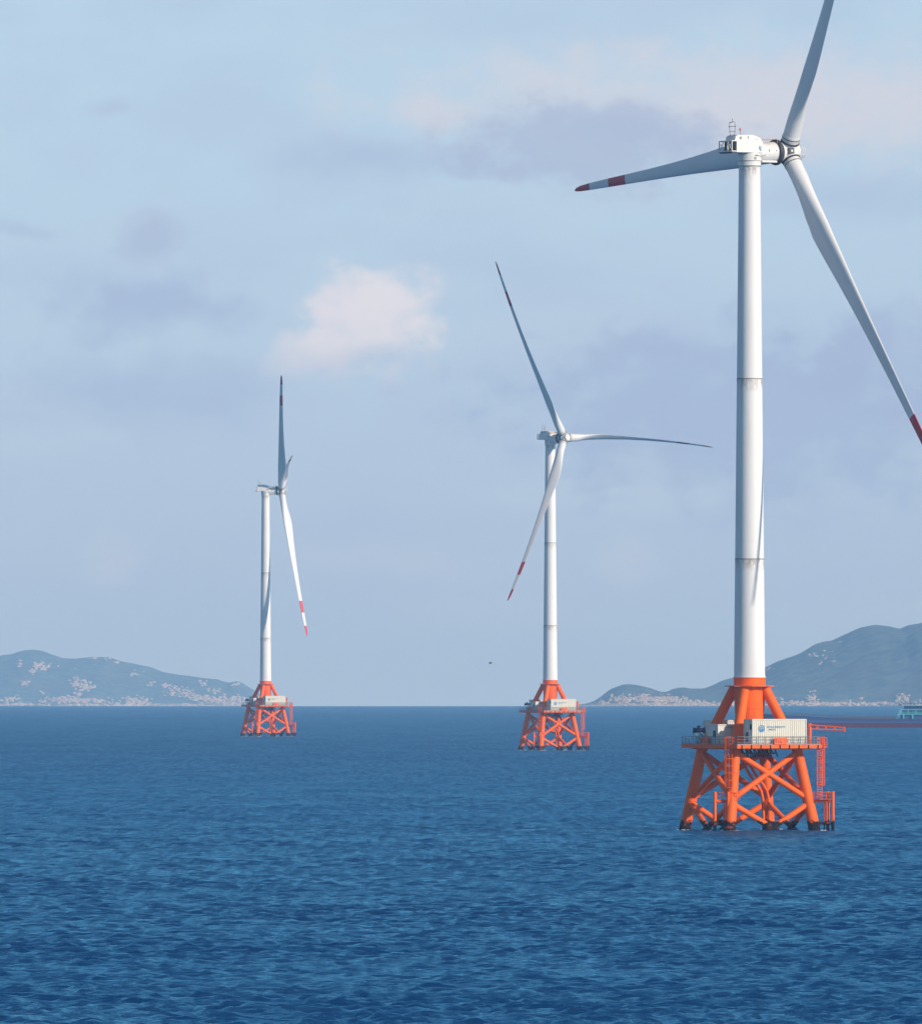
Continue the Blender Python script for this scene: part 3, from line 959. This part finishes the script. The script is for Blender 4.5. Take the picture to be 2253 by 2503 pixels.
    # boat landings
    def landing(key, pos, out, side, lean, gap):
        """pos: leg corner signs; out: direction to fenders; side: spacing direction"""
        ax, ay = pos; ox, oy = out; sx_, sy_ = side
        b0 = leg_a(5.0); fx, fy = ax * b0, ay * b0
        def fend(k):
            def f(b): 
                x = fx + ox * lean + sx_ * k; y = fy + oy * lean + sy_ * k
                b.tube((x, y, -4), (x, y, 6.85), .29, n=14)
            return f
        for k, nm in ((0, 'a'), (gap, 'b')):
            P('fender_tube', f'fend{key}{nm}', fend(k), M['orange'], root)
        for z in (5.15, 1.25):
            for k in (0, gap):
                x = fx + ox * lean + sx_ * k; y = fy + oy * lean + sy_ * k
                P('landing_arm', f'arms{key}{z}{k}', lambda b: b.tube((ax * leg_a(z), ay * leg_a(z), z), (x, y, z), .23, n=10), M['orange'], root)
        def lad(b):
            for k in (.3 * gap, .3 * gap + .7):
                x = fx + ox * (lean - .9) + sx_ * k; y = fy + oy * (lean - .9) + sy_ * k
                b.tube((x, y, -3), (x, y, 5.4), .12, n=8)
            z = -2
            while z < 5.2:
                b.tube((fx + ox * (lean - .9) + sx_ * .3 * gap, fy + oy * (lean - .9) + sy_ * .3 * gap, z), (fx + ox * (lean - .9) + sx_ * (.3 * gap + .7), fy + oy * (lean - .9) + sy_ * (.3 * gap + .7), z), .05, n=5); z += .5
        P('boat_ladder', f'blad{key}', lad, M['orange'], root)
        def plat(b):
            c0 = Vector((fx + ox * .9, fy + oy * .9, 5.4)); u_ = Vector((ox, oy, 0)) * (lean - 1.2); v_ = Vector((sx_, sy_, 0)) * max(gap, 1.7)
            q = [c0, c0 + u_, c0 + u_ + v_, c0 + v_]
            b.add([p for p in q] + [p + Vector((0, 0, .12)) for p in q], [(0, 1, 2, 3), (4, 5, 6, 7), (0, 1, 5, 4), (1, 2, 6, 5), (2, 3, 7, 6), (3, 0, 4, 7)])
            for z in (.7, 1.3): 
                for i in range(4): b.tube(q[i] + Vector((0, 0, z)), q[(i + 1) % 4] + Vector((0, 0, z)), .05, n=5)
            for i in range(4):
                for t in (0, .5): 
                    p = q[i].lerp(q[(i + 1) % 4], t); b.tube(p, p + Vector((0, 0, 1.35)), .06, n=5)
        P('landing_platform', f'plat{key}', plat, M['orange'], root)
    # directions: image right is (0.893, -0.449) in jacket axes
    landing('r', (1, -1), (0.893, -0.449), (0.2, -0.98), 3.4, 1.3)
    landing('l', (-1, -1), (-0.893, 0.449), (0.72, -0.69), 2.9, 2.4)

    # rotor and nacelle
    ry = yaw - YAWJ
    nb = P('nacelle', 'nac', nac_body_fn, M['nacelle'], root, Matrix.Rotation(ry, 4, 'Z'))
    P('neck', 'nneck', nac_neck_fn, M['nacelle'], nb)
    P('seam_ring', 'neckseam1', lambda b: b.lathe([(2.02, 116.0), (2.09, 116.02), (2.09, 116.12), (2.02, 116.14)], 40), M['seam'], nb)
    P('seam_ring', 'neckseam2', lambda b: b.lathe([(2.08, 116.9), (2.14, 116.92), (2.14, 116.98), (2.08, 117.0)], 40), M['seam'], nb)
    tiltm = Matrix.Translation((0, 0, (HUBZ - math.sin(TILT) * OVH) * K)) @ Matrix.Rotation(-TILT, 4, 'Y')
    P('drum', 'ndrum', nac_drum_fn, M['nacelle'], nb, tiltm)
    P('flange', 'nfl', nac_flange_fn, M['dark'], nb, tiltm)
    P('rear_frame', 'nrear', rear_frame_fn, M['nacelle'], nb)
    P('rear_floor', 'nrearf', rear_floor_fn, M['dark'], nb)
    P('instrument_mast', 'nmast', mast_fn, M['seam'], nb)
    P('beacon', 'nbeac', beacon_fn, [M['seam'], M['orange_sign']], nb)
    P('roof_cable', 'nroof', roof_lines_fn, M['yellow'], nb)
    P('roof_vent', 'nvent1', lambda b: b.box((-3.1, -1.54, 120.6), (-2.6, -1.47, 121.1)), M['seam'], nb)
    P('roof_vent', 'nvent2', lambda b: b.box((-1.4, -1.54, 120.75), (-1.15, -1.47, 121.2)), M['seam'], nb)
    P('hatch', 'nm1', lambda b: b.box((-.35, -2.14, 117.15), (.05, -2.06, 117.6)), M['seam'], nb)
    P('hatch', 'nm2', lambda b: b.box((2.9, -1.84, 118.6), (3.1, -1.72, 119.0)), M['seam'], nb)
    P('hatch', 'nm3', lambda b: b.box((4.4, -1.86, 118.7), (4.6, -1.74, 118.95)), M['seam'], nb)
    P('rib', 'nrib', rib_fn, M['nacelle'], nb)
    P('logo', 'nlogo', logo_fn, [M['print_white'], M['teal'], M['ink']], nb)
    lettering('lettering', 'ntext', 'MINGYANG', .42, M['ink'], nb, m_loc(.85, -2.13, 117.85), 1.05)
    A = Vector((math.cos(ry) * math.cos(TILT), math.sin(ry) * math.cos(TILT), math.sin(TILT)))
    Hh = Vector((-math.sin(ry), math.cos(ry), 0))
    Uu = A.cross(Hh)
    C = Vector((math.cos(ry) * math.cos(TILT) * OVH, math.sin(ry) * math.cos(TILT) * OVH, HUBZ)) * K
    def frame(a_, t_, s_): 
        m_ = Matrix(((a_.x, t_.x, s_.x, C.x), (a_.y, t_.y, s_.y, C.y), (a_.z, t_.z, s_.z, C.z), (0, 0, 0, 1)))
        return m_
    hub = P('hub', 'hub', hub_fn, M['nacelle'], root, frame(A, Hh, Uu) @ Matrix.Rotation(-R(phase), 4, 'X'))
    P('hub_cone', 'hubc', hub_cone_fn, M['nacelle'], hub)
    P('nose_rail', 'hubn', nose_rail_fn, M['rail'] if False else M['nacelle'], hub)
    for k in range(3):
        h = P('hatch', 'hubh', hatch_fn, [M['dark'], M['nacelle']], hub, Matrix.Rotation(R(120 * k - 30), 4, 'X'))
    cone = math.atan(CONE / RB)
    for k in range(3):
        ph = R(phase + 120 * k)
        S = Uu * math.cos(ph) + Hh * math.sin(ph)
        S = (S * math.cos(cone) + A * math.sin(cone)).normalized()
        T = S.cross(A).normalized(); A2 = T.cross(S)
        fm = frame(A2, T, S)
        # pitch: nose turns from the rotor plane towards the wind
        pm = fm @ Matrix.Rotation(-R(pitch), 4, 'Z')
        bl = P('blade', f'blade{bend}', blade_seg_fn([(1.6, 56.25), (62.3, 69.1)], bend), M['blade'], root, pm)
        P('red_band', f'band{bend}', blade_seg_fn([(56.25, 62.3)], bend), M['red'], bl)
        P('red_tip', f'tip{bend}', blade_seg_fn([(69.1, 74.6)], bend), M['red'], bl)
        P('root_ring', 'rring', root_ring_fn, M['dark'], bl)
        P('root_neck', 'rneck', root_neck_fn, M['nacelle'], bl)

    def foam(b):
        rf = random.Random(5)
        spots = [(sx * leg_a(0), sy * leg_a(0), 1.1) for sx, sy in LEG] + [(0, -8.4, .8), (8.4, 0, .8), (-8.4, 0, .8), (0, 8.4, .8)]
        for (x, y, r_) in spots:
            for q in range(26):
                t = rf.uniform(0, 2 * math.pi); d_ = r_ + abs(rf.gauss(0, .55))
                cx, cy = x + d_ * math.cos(t), y + d_ * math.sin(t) - rf.uniform(0, .6); w_ = rf.uniform(.10, .30)
                b.ball((cx, cy, .06), w_, 3, 6, (1.3, .8, .28))
    P('foam', 'foam', foam, M['print_white'], root, kind='stuff')

    # ---- things standing on the deck
    def at(u, v, z): return O + Rz @ (Vector((u, v, z)) * K)
    L, Wd, H = 10.72, 3.25, 4.48
    g = empty('container', at(-4.75, -9.95, ZD - .03), YAWJ, f'long cream ribbed container with blue logo at the front of {which} deck', 'container', 'long containers on the turbine decks')
    P('body', 'cbody', cont_body_fn(L, Wd, H), M['cream'], g)
    P('frame', 'cframe', cont_frame_fn(L, Wd, H), M['cream'], g)
    P('roof', 'croof', cont_roof_fn(L, Wd, H), M['cream'], g)
    def cdoor(b):
        b.box((-.02, .5, .4), (.11, 1.45, 2.5)); 
    def cdark(b):
        for y0, z0, y1, z1 in ((1.6, .6, 2.4, 1.15), (1.6, 1.5, 2.4, 2.2), (.45, 2.7, 1.0, 3.6)): b.box((.02, y0, z0), (.13, y1, z1))
    P('door', 'cdoor', cdoor, M['print_white'], g)
    P('vent', 'cvent', cdark, M['dark'], g)
    def logo2(b):
        n = 28; cx, cz, ro, ri = 1.85, 2.85, .62, .44; y = .03
        v = []
        for t_ in range(n):
            a_ = 2 * math.pi * t_ / n
            for r_ in (ro, ri):
                v.append((cx + r_ * math.cos(a_), y, cz + r_ * math.sin(a_)))
        b.add(v, [(2 * i, 2 * i + 1, (2 * i + 3) % (2 * n), (2 * i + 2) % (2 * n)) for i in range(n)])
        # arch with a solid lower half
        b.prism([(cx - .44, cz - .02), (cx - .3, cz - .36), (cx, cz - .46), (cx + .3, cz - .36), (cx + .44, cz - .02), (cx + .16, cz - .12), (cx, cz - .02), (cx - .16, cz - .12)], (y - .005, y), 'Y')
        b.prism([(cx - .2, cz - .05), (cx - .2, cz + .2), (cx - .05, cz + .3), (cx + .2, cz + .22), (cx + .2, cz - .05), (cx + .1, cz - .05), (cx + .1, cz + .14), (cx - .08, cz + .2), (cx - .1, cz - .05)], (y - .006, y - .001), 'Y')
    P('logo', 'clogo', logo2, M['blue'], g)
    lettering('lettering', 'ctext1', '南方海上风电联合开发', .36, M['blue'], g, m_loc(4.72, .025, 3.12))
    lettering('lettering', 'ctext2', '有限公司', .36, M['blue'], g, m_loc(3.9, .025, 2.66))
    g = empty('cabin', at(-7.6, -2.6, ZD - .03), YAWJ, f'small white cabin in front of the left strut on {which} deck', 'cabin', 'small cabins on the turbine decks')
    P('body', 'kbody', cont_body_fn(3.5, 4.4, 3.55, False), M['cabin'], g)
    P('frame', 'kframe', cont_frame_fn(3.5, 4.4, 3.55), M['cabin'], g)
    P('roof', 'kroof', cont_roof_fn(3.5, 4.4, 3.55), M['cabin'], g)
    P('window', 'kwin', lambda b: b.box((-.03, 1.1, 1.3), (.1, 1.8, 2.5)), M['dark'], g)
    P('door', 'kdoor', lambda b: b.box((1.4, -.03, .2), (2.7, .1, 2.9)), M['cabin'], g)
    P('lamp', 'klamp', lambda b: b.box((1.5, -.35, 3.05), (3.1, .05, 3.17)), M['seam'], g)
    g = empty('container', at(-3.9, 6.75, ZD - .03), YAWJ, f'brownish shaded container at the back of {which} deck', 'container', 'rear containers on the turbine decks')
    P('body', 'rbody', cont_body_fn(8.2, 3.2, 4.25), M['cabin'], g)
    P('frame', 'rframe', cont_frame_fn(8.2, 3.2, 4.25), M['cabin'], g)
    P('roof', 'rroof', cont_roof_fn(8.2, 3.2, 4.25), M['cabin'], g)
    # dark winch on a stand at the left edge
    g = empty('winch', at(-6.3, 6.0, ZD - .03), YAWJ, f'dark navy winch on a stand at the left edge of {which} deck', 'winch', 'winches on the turbine decks')
    def stand(b):
        for (x, y) in ((.7, -.4), (.7, .4), (-.3, .9)): b.tube((x, y, 0), (-.2, 0, 2.3), .09, n=6)
        b.tube((.8, 0, 0), (-1.2, .7, 2.2), .08, n=6)
    P('stand', 'wstand', stand, M['rail'], g)
    def drum(b):
        b.tube((-1.15, .7, 2.5), (.6, -.1, 2.5), .42, n=14); b.tube((-1.3, .77, 2.5), (-1.1, .67, 2.5), .55, n=14); b.tube((-.35, .35, 2.5), (-.35, .35, 3.2), .26, n=10)
    P('drum', 'wdrum', drum, M['motor'], g)
    P('flange', 'wfl', lambda b: (b.tube((.5, -.05, 2.5), (.68, -.13, 2.5), .6, n=14), b.tube((-.35, .35, 3.2), (-.35, .35, 3.32), .36, n=10)), M['motor'], g)
    # crane
    bang = {'the nearest turbine': R(-26.7 - 1), 'the middle turbine': R(80), 'the leftmost turbine': R(85)}[which]
    g = empty('deck_crane', at(7.95, -7.45, ZD - .03), YAWJ, f'small orange pillar crane at the right corner of {which} deck', 'crane', 'pillar cranes on the turbine decks')
    def pil(b):
        b.tube((0, 0, 0), (0, 0, 3.75), .30, .27, 16); b.tube((0, 0, 0), (0, 0, .12), .5, n=16); b.tube((0, 0, 2.3), (0, 0, 2.42), .36, n=16)
    P('pillar', 'cpil', pil, M['orange_sign'], g)
    def boom(b):
        b.tube((.2, 0, 3.45), (6.0, 0, 3.0), .11, n=8); b.tube((.2, 0, 2.72), (6.0, 0, 2.55), .11, n=8)
        for x in (1.3, 2.8, 4.3): b.box((x - .14, -.05, 2.68), (x + .14, .05, 3.36 - x * .075))
        b.box((5.85, -.16, 2.3), (6.2, .16, 3.15)); b.tube((-.25, 0, 3.3), (.25, 0, 3.4), .34, n=12)
    P('boom', 'cboom', boom, M['orange_sign'], g, Matrix.Rotation(bang, 4, 'Z'))
    # sign boards on the railings
    g = empty('sign', at(.58, V0 - .06, ZD + .05), YAWJ, f'orange name board on the front railing of {which} deck', 'sign', 'orange name boards on the front railings')
    P('board', 'sbf', lambda b: b.box((-1.28, -.1, 0), (1.28, 0, 1.18)), M['orange_sign'], g)
    lettering('lettering', 'stext', '桂山 17', .92, M['sign_ink'], g, m_loc(0, -.115, .56))
    g = empty('sign', at(U0 - .06, 1.4, ZD + .05), YAWJ - R(90), f'orange name board in shade on the left railing of {which} deck', 'sign', 'orange name boards on the left railings')
    P('board', 'sbl', lambda b: b.box((-1.28, -.1, 0), (1.28, 0, 1.18)), M['orange_sign'], g)
    lettering('lettering', 'stext', '桂山 17', .92, M['sign_ink'], g, m_loc(0, -.115, .56))
    return root

S1, S2, S3 = 19.4, 19.4 / 2.177, 19.4 / 2.762
build_turbine(1831.5, F / S1, R(32.3), -26.6, 4, 'nearest and largest wind turbine, one blade cut by the top edge, on orange legs', 'the nearest turbine', 7.95, R(3.4), 0.0, 3.5)
build_turbine(1344.5, F / S2, R(-46.4), -31.3, -80, 'middle wind turbine between the nearest and the leftmost one, one blade pointing right', 'the middle turbine')
build_turbine(649.0, F / S3, R(0.0), -47.1, -65, 'leftmost and smallest wind turbine, seen side on, one blade straight up', 'the leftmost turbine')


# ------------------------------------------------------------------ cargo ship
def build_ship():
    D = 5066.0; s = F / D
    z0 = sea_z(D)
    bow = (1868 - 1126.5) / s; Ls = 84.0
    root = empty('cargo_ship', (bow, D + 14, z0), R(-5.0), 'long dark blue cargo ship with turquoise deckhouse passing behind the nearest turbine', 'ship')
    hull = paint('ship_hull_blue', (0.025, 0.05, 0.17), 0.5, 0.15, (0.06, 0.05, 0.08), scale=.3)
    hull2 = paint('ship_hull_side', (0.035, 0.10, 0.26), 0.5, 0.15, (0.08, 0.06, 0.12), scale=.3)
    boot = paint('ship_boot_red', (0.11, 0.012, 0.05), 0.6, 0.2, (0.06, 0.02, 0.03), scale=.3)
    teal = paint('deckhouse_turquoise', (0.14, 0.55, 0.62), 0.5, 0.15, (0.1, 0.2, 0.2))
    glass = paint('deckhouse_glass', (0.02, 0.04, 0.07), 0.2, 0.0)
    steel = paint('coaming_grey', (0.10, 0.10, 0.13), 0.6, 0.4, (0.2, 0.1, 0.06))
    def half(x):     # half breadth along the ship
        return 7.0 * min(1, (max(x, 0) / 9.0)) ** .6 * (1 if x < Ls - 6 else max(.55, 1 - (x - Ls + 6) * .06))
    def top(x): return 3.7 + 2.2 * max(0, 1 - x / 46.0) ** 1.6
    def strake(fa, fb, infl=0.0):
        def f(b):
            n = 44; v = []
            for i in range(n + 1):
                x = Ls * i / n
                for sgn in (-1, 1):
                    for ff in (fa, fb):
                        z = ff(x); rake = -1.6 * (z / 6.0) * max(0, 1 - x / 8.0)
                        v.append((x + rake, sgn * (half(x) * (1 - .10 * max(0, (2 - z) / 3)) + infl + .03), z))
            fs = []
            for i in range(n):
                a = i * 4; c_ = a + 4
                fs += [(a, a + 1, c_ + 1, c_), (a + 2, c_ + 2, c_ + 3, a + 3)]
            fs += [(0, 1, 3, 2), (n * 4, n * 4 + 2, n * 4 + 3, n * 4 + 1)]
            b.add(v, fs, False)
        return f
    part('bottom_strake', 'sh1', strake(lambda x: -2.5, lambda x: 1.95 + .15 * math.sin(x * .05)), boot, root, k=1)
    part('hull_side', 'sh2', strake(lambda x: 1.95 + .15 * math.sin(x * .05), lambda x: top(x) - 1.2), hull2, root, k=1)
    part('sheer_strake', 'sh3', strake(lambda x: top(x) - 1.2, top, .06), hull, root, k=1)
    def deckp(b):
        n = 44; v = []
        for i in range(n + 1):
            x = Ls * i / n
            for sgn in (-1, 1): v.append((x, sgn * half(x), top(x) - .5))
        b.add(v, [(2 * i, 2 * i + 1, 2 * i + 3, 2 * i + 2) for i in range(n)])
    part('deck', 'sh4', deckp, steel, root, k=1)
    def coam(b):
        b.box((10, -5.2, 3.0), (56, 5.2, 4.3))
        x = 9.0
        while x < 57:
            zt = top(x) + 1.05
            b.tube((x, -half(x) + .3, top(x) - .3), (x, -half(x) + .3, zt), .11, n=5); x += .95
        for hh in (.6, 1.05):
            for i in range(24):
                x0, x1 = 9 + i * 2, 11 + i * 2
                b.tube((x0, -half(x0) + .3, top(x0) + hh), (x1, -half(x1) + .3, top(x1) + hh), .09, n=5)
    part('hatch_coaming', 'sh5', coam, steel, root, k=1)
    X0 = 55.8
    def lower(b):
        b.box((X0 + 2.5, -5.6, 3.0), (X0 + 20, 5.6, 5.6))
    house = part('deckhouse', 'sh6', lambda b: (b.box((X0 + 2.2, -5.6, 3.0), (X0 + 20, 5.6, 5.5)), b.box((X0 + 2.6, -5.0, 5.85), (X0 + 18, 5.0, 7.35)), b.box((X0 + 3.4, -4.4, 7.65), (X0 + 12.0, 4.4, 9.15))), hull2, root, k=1)
    def slabs(b):
        b.box((X0 + .9, -6.4, 5.5), (X0 + 21, 6.4, 5.84)); b.box((X0 + 1.8, -6.0, 7.36), (X0 + 19, 6.0, 7.64)); b.box((X0 + 2.8, -5.2, 9.16), (X0 + 13, 5.2, 9.42))
        b.tube((X0 + .2, -6.2, 3.4), (X0 + 2.2, -6.0, 7.4), .22, n=6)
        for x in (3.2, 7.0, 12.5, 17): b.box((X0 + x, -6.3, 3.2), (X0 + x + .5, -5.9, 5.5))
        for x in (2.4, 5.4, 8.4, 11.4, 14.4, 17.2): b.box((X0 + x, -5.9, 5.84), (X0 + x + .3, -5.6, 7.36))
        for z in (6.25, 6.6): b.tube((X0 + 1.2, -6.3, z), (X0 + 20.8, -6.3, z), .09, n=5)
    part('deck_slab', 'sh7', slabs, teal, root, k=1)
    for i in range(5):
        part('window', 'shw', lambda b: b.box((0, 0, 0), (1.1, .1, .8)), glass, house, Matrix.Translation((X0 + 4.0 + i * 1.6, -4.46, 8.1)), k=1)
    for i in range(6):
        part('window', 'shw', None, glass, house, Matrix.Translation((X0 + 3.4 + i * 2.3, -5.06, 6.3)), k=1)
    part('funnel', 'sh8', lambda b: b.prism([(X0 + 13.2, 7.6), (X0 + 15.4, 7.6), (X0 + 14.6, 9.9), (X0 + 13.0, 9.9)], (-1, 1), 'Y'), paint('funnel_brown', (.28, .13, .1), .6), root, k=1)
    def mast(b):
        b.tube((X0 + 6, 0, 9.4), (X0 + 6, 0, 11.2), .12, n=6); b.tube((X0 + 5.2, 0, 10.3), (X0 + 6.8, 0, 10.3), .1, n=6)
        b.box((X0 + 1.2, -3.0, 9.2), (X0 + 2.4, -2.2, 9.9)); b.tube((X0 + 2.2, -2.6, 9.3), (X0 + 3.2, -2.6, 9.3), .12, n=6)
        for x in (4.2, 7.8, 9.6, 11.4): b.tube((X0 + x, -4.8, 9.4), (X0 + x, -4.8, 10.1), .07, n=5)
        b.tube((X0 + 3.2, -4.8, 10.1), (X0 + 12.6, -4.8, 10.1), .07, n=5)
    part('mast', 'sh9', mast, steel, root, k=1)
build_ship()

# a bird gliding low over the sea between the two turbines
def bird():
    D = 1450.0; s = F / D
    g = empty('bird', ((1198 - 1126.5) / s, D, CAM_H - (1621 - HZ) / s), R(20), 'tiny dark bird gliding in the open sky left of the middle turbine', 'bird')
    m = paint('dark_feathers', (.05, .05, .055), .8)
    part('body', 'bd', lambda b: (b.ball((0, 0, 0), .09, 6, 10, (2.0, 1, 1)), b.prism([(.14, -.03), (.3, -.05), (.3, .05), (.14, .03)], (-.01, .01), 'Z')), m, g, k=1)
    for sgn in (-1, 1):
        part('wing', f'wg{sgn}', lambda b: b.add([(-.08, sgn * .05, .03), (.08, sgn * .05, .03), (.05, sgn * .32, .12), (.1, sgn * .6, .05), (-.02, sgn * .34, .13),
             (-.08, sgn * .05, .01), (.08, sgn * .05, .01), (.05, sgn * .32, .10), (-.02, sgn * .34, .11)], [(0, 1, 2, 4), (4, 2, 3), (5, 8, 7, 6), (8, 3, 7), (0, 4, 8, 5), (4, 3, 8), (1, 6, 7, 2), (2, 7, 3), (0, 5, 6, 1)]), m, g, k=1)
bird()

# ------------------------------------------------------------------ haze
def build_haze():
    b = MB(); S = 27000.0
    b.box((-S, -2500, -36), (S, 29000, 150))
    m = bpy.data.materials.new('sea_haze'); m.use_nodes = True
    nt = m.node_tree; nt.nodes.clear()
    pv = nt.nodes.new('ShaderNodeVolumePrincipled')
    pv.inputs['Color'].default_value = (0.36, 0.65, 1.0, 1)
    pv.inputs['Absorption Color'].default_value = (0.5, 0.5, 0.5, 1)     # air only scatters, blue light most
    pv.inputs['Density'].default_value = HAZE
    pv.inputs['Anisotropy'].default_value = -0.15
    out = nt.nodes.new('ShaderNodeOutputMaterial')
    nt.links.new(pv.outputs[0], out.inputs['Volume'])
    me = b.mesh('haze', m, 1.0)
    o = bpy.data.objects.new('haze', me); col.objects.link(o)
    o['kind'] = 'stuff'; o['label'] = 'thin blue sea haze over the whole bay'
HAZE = 5.2e-5
if HAZE > 0: build_haze()
